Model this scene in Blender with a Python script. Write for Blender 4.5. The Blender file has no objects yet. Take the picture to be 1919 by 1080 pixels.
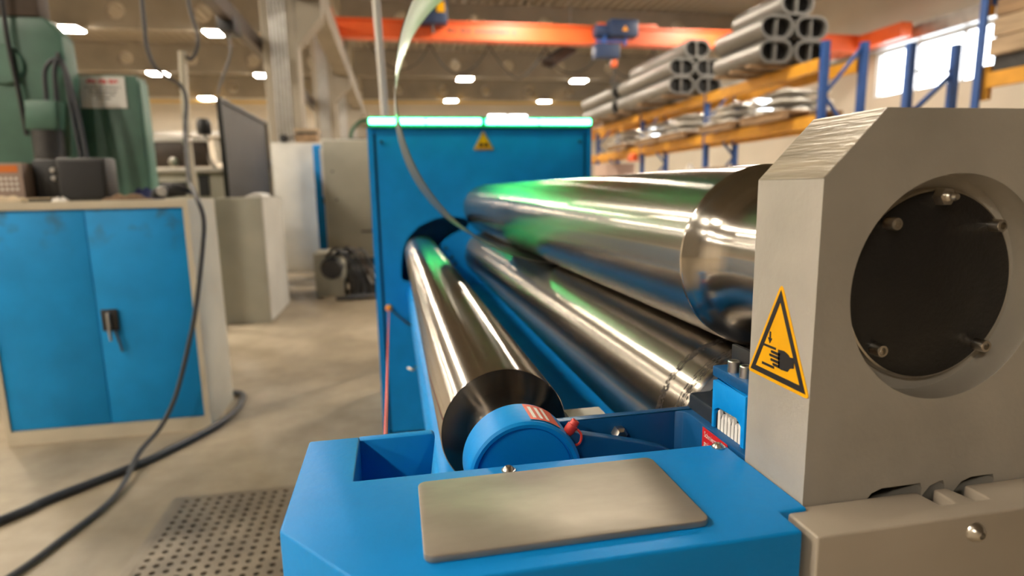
import bpy, bmesh, math, random
from mathutils import Vector, Matrix
from mathutils.geometry import tessellate_polygon
random.seed(7)
R_ = math.radians
S = bpy.context.scene
COL = S.collection

# ------------------------------------------------------------------ camera, world, exposure
H = 1.06                         # eye height above the floor
cam_d = bpy.data.cameras.new('camera'); cam = bpy.data.objects.new('camera', cam_d); COL.objects.link(cam)
FPX = 1115.0
cam_d.sensor_width = 36.0; cam_d.lens = FPX / 1919.0 * 36.0
cam_d.clip_start = 0.02; cam_d.clip_end = 200
nad = Vector((123, 6740, FPX)).normalized()                 # down, in camera axes (x right, y down, z ahead)
fwd = Vector((737 - 959.5, 359.6 - 540, FPX)); fwd -= nad * fwd.dot(nad); fwd.normalize()
rgt = fwd.cross(-nad)
rows = (rgt, fwd, -nad)
cam.matrix_world = Matrix(((rows[0].x, -rows[0].y, -rows[0].z, 0), (rows[1].x, -rows[1].y, -rows[1].z, 0),
                           (rows[2].x, -rows[2].y, -rows[2].z, H), (0, 0, 0, 1)))
cam_d.dof.use_dof = True; cam_d.dof.focus_distance = 0.53; cam_d.dof.aperture_fstop = 4.2
S.camera = cam
W = bpy.data.worlds.new('sky'); S.world = W; W.use_nodes = True
W.node_tree.nodes['Background'].inputs[0].default_value = (0.86, 0.93, 1.0, 1)
W.node_tree.nodes['Background'].inputs[1].default_value = 7.0
S.view_settings.view_transform = 'Standard'; S.view_settings.look = 'None'
S.view_settings.gamma = 1.0; S.view_settings.use_curve_mapping = False
S.view_settings.exposure = 0.52
LAMP_L = 200.0                    # radiance of the ceiling lamps

# ------------------------------------------------------------------ materials
def mat(name, col, rough=.5, metal=0.0, var=0.0, scale=6.0, stretch=(1, 1, 1), col2=None, bump=0.0, bscale=60,
        emit=None, estr=0.0, aniso=0.0, coat=0.0, rvar=0.0, detail=5, lo=.35, hi=.7, spec=.5):
    m = bpy.data.materials.new(name); m.use_nodes = True
    nt = m.node_tree; b = nt.nodes['Principled BSDF']; L = nt.links
    b.inputs['Roughness'].default_value = rough; b.inputs['Metallic'].default_value = metal
    b.inputs['Base Color'].default_value = (*col, 1)
    b.inputs['Specular IOR Level'].default_value = spec
    if coat: b.inputs['Coat Weight'].default_value = coat; b.inputs['Coat Roughness'].default_value = .12
    if aniso:
        b.inputs['Anisotropic'].default_value = aniso
        t = nt.nodes.new('ShaderNodeTangent'); t.direction_type = 'RADIAL'; t.axis = 'Y'
        L.new(t.outputs[0], b.inputs['Tangent']); b.inputs['Anisotropic Rotation'].default_value = .25
    if emit: b.inputs['Emission Color'].default_value = (*emit, 1); b.inputs['Emission Strength'].default_value = estr
    if var or bump or col2 or rvar:
        tc = nt.nodes.new('ShaderNodeTexCoord'); mp = nt.nodes.new('ShaderNodeMapping'); mp.inputs['Scale'].default_value = stretch
        L.new(tc.outputs['Object'], mp.inputs[0])
    if var or col2 or rvar:
        n = nt.nodes.new('ShaderNodeTexNoise'); n.inputs['Scale'].default_value = scale; n.inputs['Detail'].default_value = detail
        L.new(mp.outputs[0], n.inputs['Vector'])
        r = nt.nodes.new('ShaderNodeMapRange'); r.inputs[1].default_value = lo; r.inputs[2].default_value = hi
        L.new(n.outputs['Fac'], r.inputs[0])
    if var or col2:
        mx = nt.nodes.new('ShaderNodeMix'); mx.data_type = 'RGBA'
        c2 = col2 if col2 else tuple(c * (1 - var) for c in col)
        c1 = col if col2 else tuple(min(1, c * (1 + var * .4)) for c in col)
        mx.inputs[6].default_value = (*c1, 1); mx.inputs[7].default_value = (*c2, 1)
        L.new(r.outputs[0], mx.inputs[0]); L.new(mx.outputs[2], b.inputs['Base Color'])
    if rvar:
        r2 = nt.nodes.new('ShaderNodeMapRange'); r2.inputs[3].default_value = rough - rvar; r2.inputs[4].default_value = rough + rvar
        L.new(r.outputs[0], r2.inputs[0]); L.new(r2.outputs[0], b.inputs['Roughness'])
    if bump:
        n2 = nt.nodes.new('ShaderNodeTexNoise'); n2.inputs['Scale'].default_value = bscale; n2.inputs['Detail'].default_value = 4
        L.new(mp.outputs[0], n2.inputs['Vector'])
        bp = nt.nodes.new('ShaderNodeBump'); bp.inputs['Strength'].default_value = bump; bp.inputs['Distance'].default_value = .004
        L.new(n2.outputs['Fac'], bp.inputs['Height']); L.new(bp.outputs[0], b.inputs['Normal'])
    return m

M = {}
M['blue'] = mat('blue_paint', (.001, .275, .76), .46, 0, .10, 9, bump=.10, bscale=120, spec=.28)
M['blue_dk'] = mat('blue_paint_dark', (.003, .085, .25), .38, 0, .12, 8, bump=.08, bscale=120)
M['blue_door'] = mat('cabinet_door_blue', (.002, .27, .66), .5, 0, .14, 5, spec=.3)
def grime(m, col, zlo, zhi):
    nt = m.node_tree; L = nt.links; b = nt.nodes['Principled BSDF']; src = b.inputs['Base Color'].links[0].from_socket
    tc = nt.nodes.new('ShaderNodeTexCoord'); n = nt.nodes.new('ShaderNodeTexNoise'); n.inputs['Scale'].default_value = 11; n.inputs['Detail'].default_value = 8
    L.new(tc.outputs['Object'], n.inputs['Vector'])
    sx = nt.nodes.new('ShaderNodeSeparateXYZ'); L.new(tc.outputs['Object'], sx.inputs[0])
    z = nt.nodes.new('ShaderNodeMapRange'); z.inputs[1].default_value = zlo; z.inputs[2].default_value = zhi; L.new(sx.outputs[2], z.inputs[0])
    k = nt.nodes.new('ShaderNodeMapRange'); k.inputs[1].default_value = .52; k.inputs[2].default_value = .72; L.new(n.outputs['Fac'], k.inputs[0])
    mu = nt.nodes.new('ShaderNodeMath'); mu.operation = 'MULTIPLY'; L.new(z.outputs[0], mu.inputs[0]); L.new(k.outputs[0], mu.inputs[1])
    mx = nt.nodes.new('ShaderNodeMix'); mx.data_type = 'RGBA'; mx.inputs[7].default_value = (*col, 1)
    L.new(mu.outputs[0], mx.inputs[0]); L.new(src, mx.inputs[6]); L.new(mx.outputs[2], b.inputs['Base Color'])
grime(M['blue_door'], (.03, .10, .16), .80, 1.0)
M['navy'] = mat('navy_block', (.004, .010, .022), .5)
M['greige'] = mat('greige_paint', (.41, .38, .33), .45, 0, .22, 7, bump=.10, bscale=150, rvar=.08)
M['cover'] = mat('cover_paint', (.37, .315, .25), .36, 0, .10, 9, coat=.2)
M['milled'] = mat('milled_greige', (.33, .275, .20), .38, .25, .35, 14, stretch=(8, .6, 8), bump=.25, bscale=40)
M['steel'] = mat('turned_steel', (.43, .40, .36), .215, 1, .05, 2.0, stretch=(1, 60, 1), aniso=.93, rvar=.006, detail=3, lo=.2, hi=.8)
M['steel_lo'] = mat('turned_steel_worn', (.38, .345, .30), .24, 1, .08, 2.0, stretch=(1, 40, 1), aniso=.92, rvar=.008, detail=3, lo=.2, hi=.8)
M['groove'] = mat('scored_steel', (.022, .015, .010), .7, 0)
M['pad'] = mat('bare_steel_pad', (.36, .315, .26), .5, .5, .30, 7, stretch=(1, 2, 1), rvar=.1, bump=.05)
M['screw'] = mat('screw_steel', (.62, .58, .52), .28, 1, .15, 90)
M['black'] = mat('black_cover', (.010, .009, .009), .42, 0, .3, 30, bump=.12, bscale=300)
M['blk'] = mat('black_plastic', (.012, .012, .013), .5)
M['sheet'] = mat('bent_sheet_steel', (.30, .32, .29), .30, 1, .15, 3, stretch=(1, 6, 1))
M['yellow'] = mat('sign_yellow', (.78, .39, .002), .45, 0, .08, 30, spec=.25)
M['ink'] = mat('sign_black', (.012, .011, .012), .45)
M['signrim'] = mat('sign_rim', (.45, .42, .36), .5)
M['red'] = mat('sticker_red', (.62, .02, .025), .4)
M['red_lit'] = mat('sticker_red_lit', (.72, .075, .03), .4)  # sticker red with the orange light on it mixed into the colour
M['white'] = mat('print_white', (.80, .77, .72), .5)
M['redcap'] = mat('red_cap', (.55, .035, .025), .4)
M['cord'] = mat('red_cord', (.50, .06, .07), .5)
M['amber'] = mat('amber_ball', (.80, .30, .01), .4)
M['beige'] = mat('cabinet_beige', (.56, .50, .385), .5, 0, .14, 4)
M['beige2'] = mat('cabinet_grey_beige', (.42, .40, .32), .5, 0, .15, 2.5)
M['offwhite'] = mat('offwhite_paint', (.60, .58, .53), .5, 0, .12, 3)
M['green'] = mat('machine_green', (.050, .125, .090), .45, 0, .25, 4)
M['green_lt'] = mat('machine_green_light', (.075, .19, .14), .45, 0, .2, 4)
M['dark'] = mat('dark_grey', (.035, .034, .034), .5, 0, .3, 10)
M['curtain'] = mat('screen_grey', (.060, .052, .046), .6, 0, .3, 6, stretch=(1, 6, .4))
M['brown'] = mat('dark_brown', (.055, .036, .024), .5, 0, .3, 6)
M['concrete'] = mat('concrete', (.27, .235, .185), .75, 0, .16, 1.2, bump=.1, bscale=20)
M['plaster'] = mat('wall_plaster', (.60, .54, .45), .8, 0, .08, .6)
M['roof'] = mat('roof_sheet', (.34, .295, .23), .5, 0, .10, .8)
M['orange'] = mat('crane_orange', (.74, .115, .022), .42, 0, .12, 2)
M['crane_blue'] = mat('hoist_blue', (.018, .034, .085), .45, 0, .2, 6)
M['rackblue'] = mat('rack_blue', (.022, .085, .31), .45, 0, .15, 6)
M['rackorange'] = mat('rack_orange', (.72, .34, .03), .45, 0, .15, 5)
M['alu'] = mat('aluminium', (.215, .205, .19), .42, .6, .15, 2, stretch=(2, .4, 2))
M['tube_shade'] = mat('tube_inside_shade', (.012, .012, .012), .6, .3)  # near-black, paints the shade deep inside the tubes
M['wood'] = mat('wood', (.30, .185, .095), .7, 0, .35, 5, stretch=(3, .5, 3))
M['wood2'] = mat('timber_pale', (.42, .30, .185), .7, 0, .3, 5, stretch=(4, .5, 4))
M['foil'] = mat('wrapped_sheet', (.66, .63, .57), .35, .05, .3, 6, bump=.4, bscale=14)
M['cable'] = mat('cable_rubber', (.030, .034, .042), .45)
M['cable2'] = mat('cable_grey', (.055, .055, .058), .45)
M['yellowpipe'] = mat('yellow_pipe', (.58, .36, .05), .5)
M['galv'] = mat('galvanised', (.42, .41, .39), .4, .7, .2, 8)
M['paper'] = mat('paper', (.72, .70, .66), .7)
M['rag'] = mat('rag_cream', (.60, .49, .34), .9, 0, .25, 20)
M['ragblue'] = mat('rag_blue', (.02, .03, .11), .9, 0, .3, 20)
M['lamp'] = mat('lamp_panel', (.9, .9, .9), .4, emit=(1.0, .89, .73), estr=LAMP_L)
M['led'] = mat('led_green', (.2, .9, .5), .3, emit=(.055, 1.0, .24), estr=22.0)
M['ledframe'] = mat('led_frame', (.02, .30, .22), .3)
M['grate'] = mat('grate_metal', (.27, .22, .165), .45, .5, .3, 8)
M['hole_shade'] = mat('grate_hole_shade', (.012, .010, .008), .9)  # near-black, paints the shade below the grate holes

def floor_material():
    m = bpy.data.materials.new('floor_concrete'); m.use_nodes = True
    nt = m.node_tree; L = nt.links; b = nt.nodes['Principled BSDF']
    tc = nt.nodes.new('ShaderNodeTexCoord')
    def noise(scale, stretch, detail=6):
        mp = nt.nodes.new('ShaderNodeMapping'); mp.inputs['Scale'].default_value = stretch
        n = nt.nodes.new('ShaderNodeTexNoise'); n.inputs['Scale'].default_value = scale; n.inputs['Detail'].default_value = detail
        n.inputs['Roughness'].default_value = .6
        L.new(tc.outputs['Object'], mp.inputs[0]); L.new(mp.outputs[0], n.inputs['Vector']); return n
    def ramp(n, pts):
        r = nt.nodes.new('ShaderNodeValToRGB'); e = r.color_ramp.elements
        e[0].position, e[0].color = pts[0]; e[1].position, e[1].color = pts[-1]
        for p, c in pts[1:-1]:
            q = e.new(p); q.color = c
        L.new(n.outputs['Fac'], r.inputs[0]); return r
    r1 = ramp(noise(1.1, (1.2, .7, 1)), [(.32, (.22, .175, .12, 1)), (.5, (.355, .29, .205, 1)), (.68, (.48, .405, .30, 1))])
    r2 = ramp(noise(7, (1, 1.6, 1)), [(.30, (.74, .72, .69, 1)), (.66, (1, 1, 1, 1))])
    mx = nt.nodes.new('ShaderNodeMix'); mx.data_type = 'RGBA'; mx.blend_type = 'MULTIPLY'; mx.inputs[0].default_value = .75
    L.new(r1.outputs[0], mx.inputs[6]); L.new(r2.outputs[0], mx.inputs[7]); L.new(mx.outputs[2], b.inputs['Base Color'])
    r3 = nt.nodes.new('ShaderNodeMapRange'); r3.inputs[3].default_value = .30; r3.inputs[4].default_value = .55
    n3 = noise(3, (1, 1, 1)); L.new(n3.outputs['Fac'], r3.inputs[0]); L.new(r3.outputs[0], b.inputs['Roughness'])
    return m
M['floor'] = floor_material()
def glass_material():
    m = bpy.data.materials.new('window_glass'); m.use_nodes = True
    nt = m.node_tree; nt.nodes.remove(nt.nodes['Principled BSDF'])
    t = nt.nodes.new('ShaderNodeBsdfTransparent'); g = nt.nodes.new('ShaderNodeBsdfGlossy'); g.inputs['Roughness'].default_value = .05
    mx = nt.nodes.new('ShaderNodeMixShader'); mx.inputs[0].default_value = .06
    nt.links.new(t.outputs[0], mx.inputs[1]); nt.links.new(g.outputs[0], mx.inputs[2])
    nt.links.new(mx.outputs[0], nt.nodes['Material Output'].inputs[0]); return m
M['glass'] = glass_material()

# ------------------------------------------------------------------ mesh helpers
K = .35 / .42                    # machine drawing units -> metres; drawing z counts from eye height
def mach(p): return (p[0] * K, p[1] * K, H + p[2] * K)
def same(p): return p
WLOC = {}
def crom(pts, n=8):
    P = [Vector(p) for p in pts]; out = []
    for i in range(len(P) - 1):
        p0 = P[max(0, i - 1)]; p1 = P[i]; p2 = P[i + 1]; p3 = P[min(len(P) - 1, i + 2)]
        for k in range(n):
            t = k / n
            out.append(.5 * ((2 * p1) + (p2 - p0) * t + (2 * p0 - 5 * p1 + 4 * p2 - p3) * t * t + (3 * p1 - p0 - 3 * p2 + p3) * t ** 3))
    out.append(P[-1]); return out
def circle(cx, cy, r, n=32, a0=0.0):
    return [(cx + r * math.cos(a0 + 2 * math.pi * i / n), cy + r * math.sin(a0 + 2 * math.pi * i / n)) for i in range(n)]
def rrect(x0, x1, y0, y1, r, n=5):
    out = []
    for cx, cy, a in ((x1 - r, y1 - r, 0), (x0 + r, y1 - r, 90), (x0 + r, y0 + r, 180), (x1 - r, y0 + r, 270)):
        for i in range(n + 1):
            t = R_(a + 90 * i / n); out.append((cx + r * math.cos(t), cy + r * math.sin(t)))
    return out
def rpoly(P, r, n=4):
    out = []; N = len(P)
    for i in range(N):
        p = Vector(P[i]); a = Vector(P[i - 1]) - p; b = Vector(P[(i + 1) % N]) - p
        ang = a.angle(b); d = r / math.tan(ang / 2)
        s = p + a.normalized() * d; e = p + b.normalized() * d
        for k in range(n + 1):
            t = k / n; q = s.lerp(p, t).lerp(p.lerp(e, t), t); out.append((q.x, q.y))
    return out
class MB:
    def __init__(s, xf=same): s.v = []; s.f = []; s.xf = xf
    def add(s, vs, fs):
        o = len(s.v); s.v += [tuple(v) for v in vs]; s.f += [tuple(i + o for i in f) for f in fs]; return s
    def box(s, x0, x1, y0, y1, z0, z1):
        return s.add([(x, y, z) for z in (z0, z1) for y in (y0, y1) for x in (x0, x1)],
                     [(0, 2, 3, 1), (4, 5, 7, 6), (0, 1, 5, 4), (2, 6, 7, 3), (0, 4, 6, 2), (1, 3, 7, 5)])
    def at(s, ax, u, v, w): return (u, v, w) if ax == 'z' else ((u, w, v) if ax == 'y' else (w, u, v))
    def prism(s, poly, ax, a0, a1, holes=()):
        loops = [list(poly)] + [list(h) for h in holes]
        tris = tessellate_polygon([[Vector((p[0], p[1], 0)) for p in l] for l in loops]) if holes else None
        flat = [p for l in loops for p in l]; N = len(flat)
        vs = [s.at(ax, p[0], p[1], a0) for p in flat] + [s.at(ax, p[0], p[1], a1) for p in flat]
        fs = []
        if tris:
            for t in tris: fs.append(tuple(t)); fs.append(tuple(i + N for i in reversed(t)))
        else: fs += [tuple(range(N)), tuple(range(2 * N - 1, N - 1, -1))]
        o = 0
        for l in loops:
            n = len(l)
            for i in range(n):
                j = (i + 1) % n; fs.append((o + i, o + j, o + j + N, o + i + N))
            o += n
        return s.add(vs, fs)
    def lathe(s, prof, c, ax='y', n=48, a0=0, a1=360):
        full = abs(a1 - a0 - 360) < 1e-6; m = n if full else n + 1; vs = []; fs = []
        for r, t in prof:
            for i in range(m):
                a = R_(a0 + (a1 - a0) * i / n); u, v = r * math.cos(a), r * math.sin(a)
                if ax == 'y': vs.append((c[0] + u, t, c[1] + v))
                elif ax == 'z': vs.append((c[0] + u, c[1] + v, t))
                else: vs.append((t, c[0] + u, c[1] + v))
        for j in range(len(prof) - 1):
            for i in range(n):
                k = (i + 1) % m; fs.append((j * m + i, j * m + k, (j + 1) * m + k, (j + 1) * m + i))
        return s.add(vs, fs)
    def tube(s, pts, r, n=8, smooth=8, cap=True):
        P = crom(pts, smooth) if smooth else [Vector(p) for p in pts]
        vs = []; fs = []; up = Vector((0, 0, 1)); prev = None
        for i, p in enumerate(P):
            t = (P[min(i + 1, len(P) - 1)] - P[max(i - 1, 0)]).normalized()
            if prev is None:
                a = t.cross(up) if abs(t.z) < .95 else t.cross(Vector((1, 0, 0)))
            else: a = prev - t * prev.dot(t)
            a.normalize(); prev = a; b = t.cross(a); rr = r[i] if isinstance(r, list) else r
            for k in range(n):
                q = 2 * math.pi * k / n; vs.append(p + (a * math.cos(q) + b * math.sin(q)) * rr)
        for i in range(len(P) - 1):
            for k in range(n):
                l = (k + 1) % n; fs.append((i * n + k, i * n + l, (i + 1) * n + l, (i + 1) * n + k))
        if cap: fs += [tuple(range(n - 1, -1, -1)), tuple(range((len(P) - 1) * n, len(P) * n))]
        return s.add(vs, fs)
    def bar(s, p, q, w, h=None):
        p, q = Vector(p), Vector(q); h = h or w; t = (q - p).normalized()
        a = t.cross(Vector((0, 0, 1))); a = a.normalized() if a.length > .05 else Vector((1, 0, 0)); b = a.cross(t)
        vs = [c + a * (w / 2 * i) + b * (h / 2 * j) for c in (p, q) for i, j in ((-1, -1), (1, -1), (1, 1), (-1, 1))]
        return s.add(vs, [(3, 2, 1, 0), (4, 5, 6, 7)] + [(i, (i + 1) % 4, (i + 1) % 4 + 4, i + 4) for i in range(4)])
    def build(s, name, m, parent=None, bevel=0, seg=2, smooth=35, label=None):
        bm = bmesh.new()
        off = Vector(WLOC.get(parent.name, (0, 0, 0))) if parent else Vector((0, 0, 0))
        vs = [bm.verts.new(Vector(s.xf(v)) - off) for v in s.v]
        for f in s.f:
            try: bm.faces.new([vs[i] for i in f])
            except ValueError: pass
        bmesh.ops.remove_doubles(bm, verts=bm.verts, dist=1e-6)
        bmesh.ops.recalc_face_normals(bm, faces=bm.faces)
        if bevel:
            es = [e for e in bm.edges if len(e.link_faces) == 2 and e.calc_face_angle(0) > R_(30)]
            for f in bm.faces: f.smooth = False
            rb = bmesh.ops.bevel(bm, geom=es, offset=bevel, segments=seg, affect='EDGES', profile=.5, clamp_overlap=True)
            for f in rb['faces']: f.smooth = True
        me = bpy.data.meshes.new(name); bm.to_mesh(me); bm.free()
        me.materials.append(M[m] if isinstance(m, str) else m)
        if smooth:
            if not bevel:
                for p in me.polygons: p.use_smooth = True
            me.set_sharp_from_angle(angle=R_(smooth))
        o = bpy.data.objects.new(name, me); COL.objects.link(o)
        if parent: o.parent = parent
        WLOC[o.name] = tuple(off)
        if label: o['label'] = label
        return o
def thing(name, label, cat, loc=(0, 0, 0), group=None):
    o = bpy.data.objects.new(name, None); COL.objects.link(o); o.location = loc; o.empty_display_size = .05
    WLOC[o.name] = tuple(loc); return tag(o, label, cat, group)
def tag(o, label, cat, group=None):
    o['label'] = label; o['category'] = cat
    if group: o['group'] = group
    return o
def struct(o): o['kind'] = 'structure'; return o
def dup(root, loc, label=None, rotz=None):
    r = root.copy(); COL.objects.link(r); r.location = loc
    if label: r['label'] = label
    if rotz is not None: r.rotation_euler = (0, 0, rotz)
    for ch in list(root.children):
        c = ch.copy(); COL.objects.link(c); c.parent = r
        for g in list(ch.children):
            d = g.copy(); COL.objects.link(d); d.parent = c
    return r
def text_mesh(name, body, size, m, parent, to_world, align='LEFT'):
    cu = bpy.data.curves.new(name, 'FONT'); cu.body = body; cu.size = size; cu.align_x = align; cu.resolution_u = 2
    t = bpy.data.objects.new(name + '_curve', cu); COL.objects.link(t)
    dg = bpy.context.evaluated_depsgraph_get(); me = bpy.data.meshes.new_from_object(t.evaluated_get(dg))
    COL.objects.unlink(t); bpy.data.objects.remove(t); off = Vector(WLOC.get(parent.name, (0, 0, 0)))
    for v in me.vertices: v.co = Vector(to_world(v.co.x, v.co.y)) - off
    me.materials.clear(); me.materials.append(M[m])
    o = bpy.data.objects.new(name, me); COL.objects.link(o); o.parent = parent; WLOC[o.name] = tuple(off); return o

# ================================================================== THE HALL
XL, XR, YB, YF, ZC = -16.0, 13.5, -11.0, 37.0, 6.80
struct(MB().box(XL, XR, YB, YF, -.2, 0).build('floor', 'floor', smooth=0))
# corrugated roof sheet
b = MB(); x = XL; prof = []
while x < XR:
    prof += [(x, ZC), (x + .10, ZC), (x + .14, ZC + .10), (x + .26, ZC + .10)]; x += .30
prof += [(XR, ZC)]
vs = [(p[0], y, p[1]) for y in (YB, YF) for p in prof]; n = len(prof)
b.add(vs, [(i, i + 1, n + i + 1, n + i) for i in range(n - 1)])
struct(b.build('ceiling', 'roof', smooth=0))
struct(MB().box(XL - .2, XL, YB, YF, 0, ZC + .2).build('wall_left', 'plaster', smooth=0))
struct(MB().box(XL, XR, YB - .2, YB, 0, ZC + .2).build('wall_back', 'concrete', smooth=0))
# right wall with strip windows
WZ0, WZ1 = 3.42, 4.62; wl = 2.62
spans = [2.1 + i * wl for i in range(5)] + [18.6, 28.0]; nw = len(spans)
holes_ = [[(2.1, WZ0), (2.1 + 5 * wl, WZ0), (2.1 + 5 * wl, WZ1), (2.1, WZ1)]] + [[(y0, WZ0), (y0 + wl, WZ0), (y0 + wl, WZ1), (y0, WZ1)] for y0 in spans[5:]]
struct(MB().prism([(YB, 0), (YF, 0), (YF, ZC + .2), (YB, ZC + .2)], 'x', XR, XR + .25, holes_).build('wall_right', 'plaster', smooth=0))
for i, y0 in enumerate(spans):
    y1 = y0 + wl
    fr = MB()
    fr.prism([(y0, WZ0), (y1, WZ0), (y1, WZ1), (y0, WZ1)], 'x', XR + .05, XR + .12, [[(y0 + .04, WZ0 + .04), (y1 - .04, WZ0 + .04), (y1 - .04, WZ1 - .04), (y0 + .04, WZ1 - .04)]])
    w = struct(fr.build('window_%d' % (i + 1), 'galv', smooth=0))
    ym = (y0 + y1) / 2
    MB().box(XR + .055, XR + .115, ym - .03, ym + .03, WZ0 + .04, WZ1 - .04).build('mullion', 'galv', w, smooth=0)
    for a, c in ((y0 + .04, ym - .03), (ym + .03, y1 - .04)):
        MB().box(XR + .08, XR + .088, a, c, WZ0 + .04, WZ1 - .04).build('pane', 'glass', w, smooth=0)
struct(MB().box(XR - .30, XR, YB, YF, 4.66, 5.02).build('trim_1', 'galv', smooth=0))
# far wall with two small high windows
hs = [[(5.9, 5.42), (7.05, 5.42), (7.05, 5.60), (5.9, 5.60)], [(7.2, 5.42), (8.35, 5.42), (8.35, 5.60), (7.2, 5.60)]]
struct(MB().prism([(XL, 0), (XR, 0), (XR, ZC + .2), (XL, ZC + .2)], 'y', YF, YF + .25, hs).build('wall_far', 'plaster', smooth=0))
for i, h_ in enumerate(hs):
    struct(MB().box(h_[0][0], h_[1][0], YF + .10, YF + .11, 5.42, 5.60).build('window_%d' % (nw + i + 1), 'glass', smooth=0))
# concrete roof beams with round openings
k = 0
for yb in (6.9, 13.3, 19.7, 26.1, 32.4, .5, -5.9):
    for xa, xb, hx in ((XL, -2.05, -9.7), (-1.30, XR, 2.8)):
        hl = []
        for q in range(-6, 7):
            cx = hx + q * 2.27
            if xa + .5 < cx < xb - .5: hl.append(circle(cx, 6.24, .26, 20))
        k += 1
        o = MB().prism([(xa, 5.76), (xb, 5.76), (xb, ZC - .01), (xa, ZC - .01)], 'y', yb - .11, yb + .11, hl).build('roof_beam', 'concrete', smooth=30)
        struct(o)
# column row between the bays, corbels and crane girder
for yc in (10.5, 16.9, 23.3, 29.7):
    o = struct(MB().box(-1.93, -1.40, yc, yc + .5, 0, ZC - .01).build('column', 'concrete', bevel=.02, seg=1, smooth=30))
    MB().prism([(-1.40, 3.42), (-1.0, 3.86), (-1.0, 4.09), (-1.40, 4.09)], 'y', yc + .02, yc + .48).build('corbel', 'concrete', o, smooth=0)
    for q in range(5):
        xq = -1.78 + q * .055
        MB().tube([(xq, yc - .018, 1.6 if q else 1.2), (xq, yc - .018, 6.7)], .014, 6, 0).build('conduit', 'galv', o)
struct(MB().box(-1.34, -1.0, 4.3, YF - .2, 4.10, 4.56).build('trim_2', 'concrete', smooth=0))
o = struct(MB().tube([(-1.3, 32.0, 5.55), (13.3, 32.0, 5.60)], .05, 8, 0).build('trim_3', 'yellowpipe'))
o = struct(MB().tube([(-15.8, 32.0, 5.5), (-2.1, 32.0, 5.5)], .05, 8, 0).build('trim_4', 'yellowpipe'))
o = struct(MB().box(XL, XR, 36.6, 36.98, 4.3, 4.55).build('trim_5', 'galv', smooth=0))

# ceiling lamps on a grid under the beams
lamp0 = None
for gx in (-12.6, -8.65, -4.80, 3.2, 8.2):
    for gy in (-5.9, .5, 6.9, 13.3, 19.55, 26.05, 32.3):
        row = {-12.6: 'outer row of the left bay', -8.65: 'middle row of the left bay', -4.80: 'row beside the columns', 3.2: 'crane bay row beside the hoists', 8.2: 'crane bay row beside the rack'}[gx]
        nth = {32.3: 'first', 26.05: 'second', 19.55: 'third', 13.3: 'fourth', 6.9: 'fifth', .5: 'sixth', -5.9: 'seventh'}[gy]
        if (gx > 0 and gy == .5) or (gy < 0 and gx not in (-8.65, -4.80)): continue
        loc = (gx, gy, 5.74)
        lab = 'bright rectangular lamp, ' + nth + ' from the far wall, ' + row
        if lamp0 is None:
            lamp0 = thing('ceiling_lamp', lab, 'lamp', loc, 'ceiling lamps')
            MB().box(gx - .33, gx + .33, gy - .31, gy + .31, 5.70, 5.755).build('lamp_housing', 'galv', lamp0, smooth=0)
            MB().box(gx - .30, gx + .30, gy - .28, gy + .28, 5.68, 5.70).build('lamp_panel', 'lamp', lamp0, smooth=0)
        else: dup(lamp0, loc, lab)

# ================================================================== THE PLATE ROLLING MACHINE (drawing units, z from eye height)
FL = -H / K
mc = thing('plate_rolling_machine', 'blue and grey plate rolling machine with three long steel rollers', 'machine', (.35, 1.3, 0))
def mb(): return MB(mach)
# --- bed beam
mb().prism([(.052, -.62), (.049, -.505), (.055, -.487), (.070, -.478), (.95, -.478), (.95, -.62)], 'y', .66, 3.06).build('bed', 'blue', mc, bevel=.004, label='long blue bed beam')
# --- drive cabinet
cb = mb(); cb.box(-.111, -.083, 3.037, 3.85, FL, .306); cb.box(.996, 1.024, 3.037, 3.85, FL, .306)
cb.box(-.111, 1.024, 3.045, 3.85, .28, .306); cb.box(-.111, 1.024, 3.82, 3.85, FL, .306)
cb.box(-.09, 1.0, 3.28, 3.30, FL, .29)
dc = cb.build('drive_cabinet', 'blue', mc, label='blue sheet metal drive cabinet')
slot = [(.0186, -.429), (.024, -.36), (.0329, -.294), (.0625, -.2275), (.118, -.173), (.1995, -.138), (.2807, -.1265), (.3483, -.139),
        (.366, -.152), (.372, -.1695), (.364, -.186), (.3465, -.196), (.2912, -.216), (.2495, -.242), (.2213, -.2735), (.212, -.33), (.196, -.385),
        (.165, -.425), (.12, -.447), (.06, -.455), (.03, -.448)]
win = [(.395, -.530), (.560, -.530), (.560, -.640), (.395, -.640)]
mb().prism([(-.070, FL + .02), (.983, FL + .02), (.983, .296), (-.070, .296)], 'y', 3.038, 3.052, [slot, win]).build('front_door', 'blue', dc, smooth=20)
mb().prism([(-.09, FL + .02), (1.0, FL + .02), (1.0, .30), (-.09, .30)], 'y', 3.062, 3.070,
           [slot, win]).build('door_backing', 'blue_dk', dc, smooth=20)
mb().box(.44, .452, 3.08, 3.1, -.64, -.53).build('rod', 'screw', dc)
for px, pz in ((.248, -.288), (.279, -.336), (.2914, -.372), (.3927, -.5024), (-.045, .24), (.96, .24)):
    mb().lathe([(0, 3.026), (.007, 3.026), (.009, 3.030), (.009, 3.04)], (px, pz), n=12).build('bolt', 'blue_dk', dc)
mb().box(-.106, 1.022, 3.02, 3.10, .306, .359).build('light_housing', 'ledframe', mc, bevel=.003)
for a, c in ((-.098, .170), (.174, .446), (.468, .738), (.742, 1.014)):
    mb().box(a, c, 3.012, 3.022, .322, .350).build('light_strip', 'led', mc, bevel=.004, label='glowing green LED strip')
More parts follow.
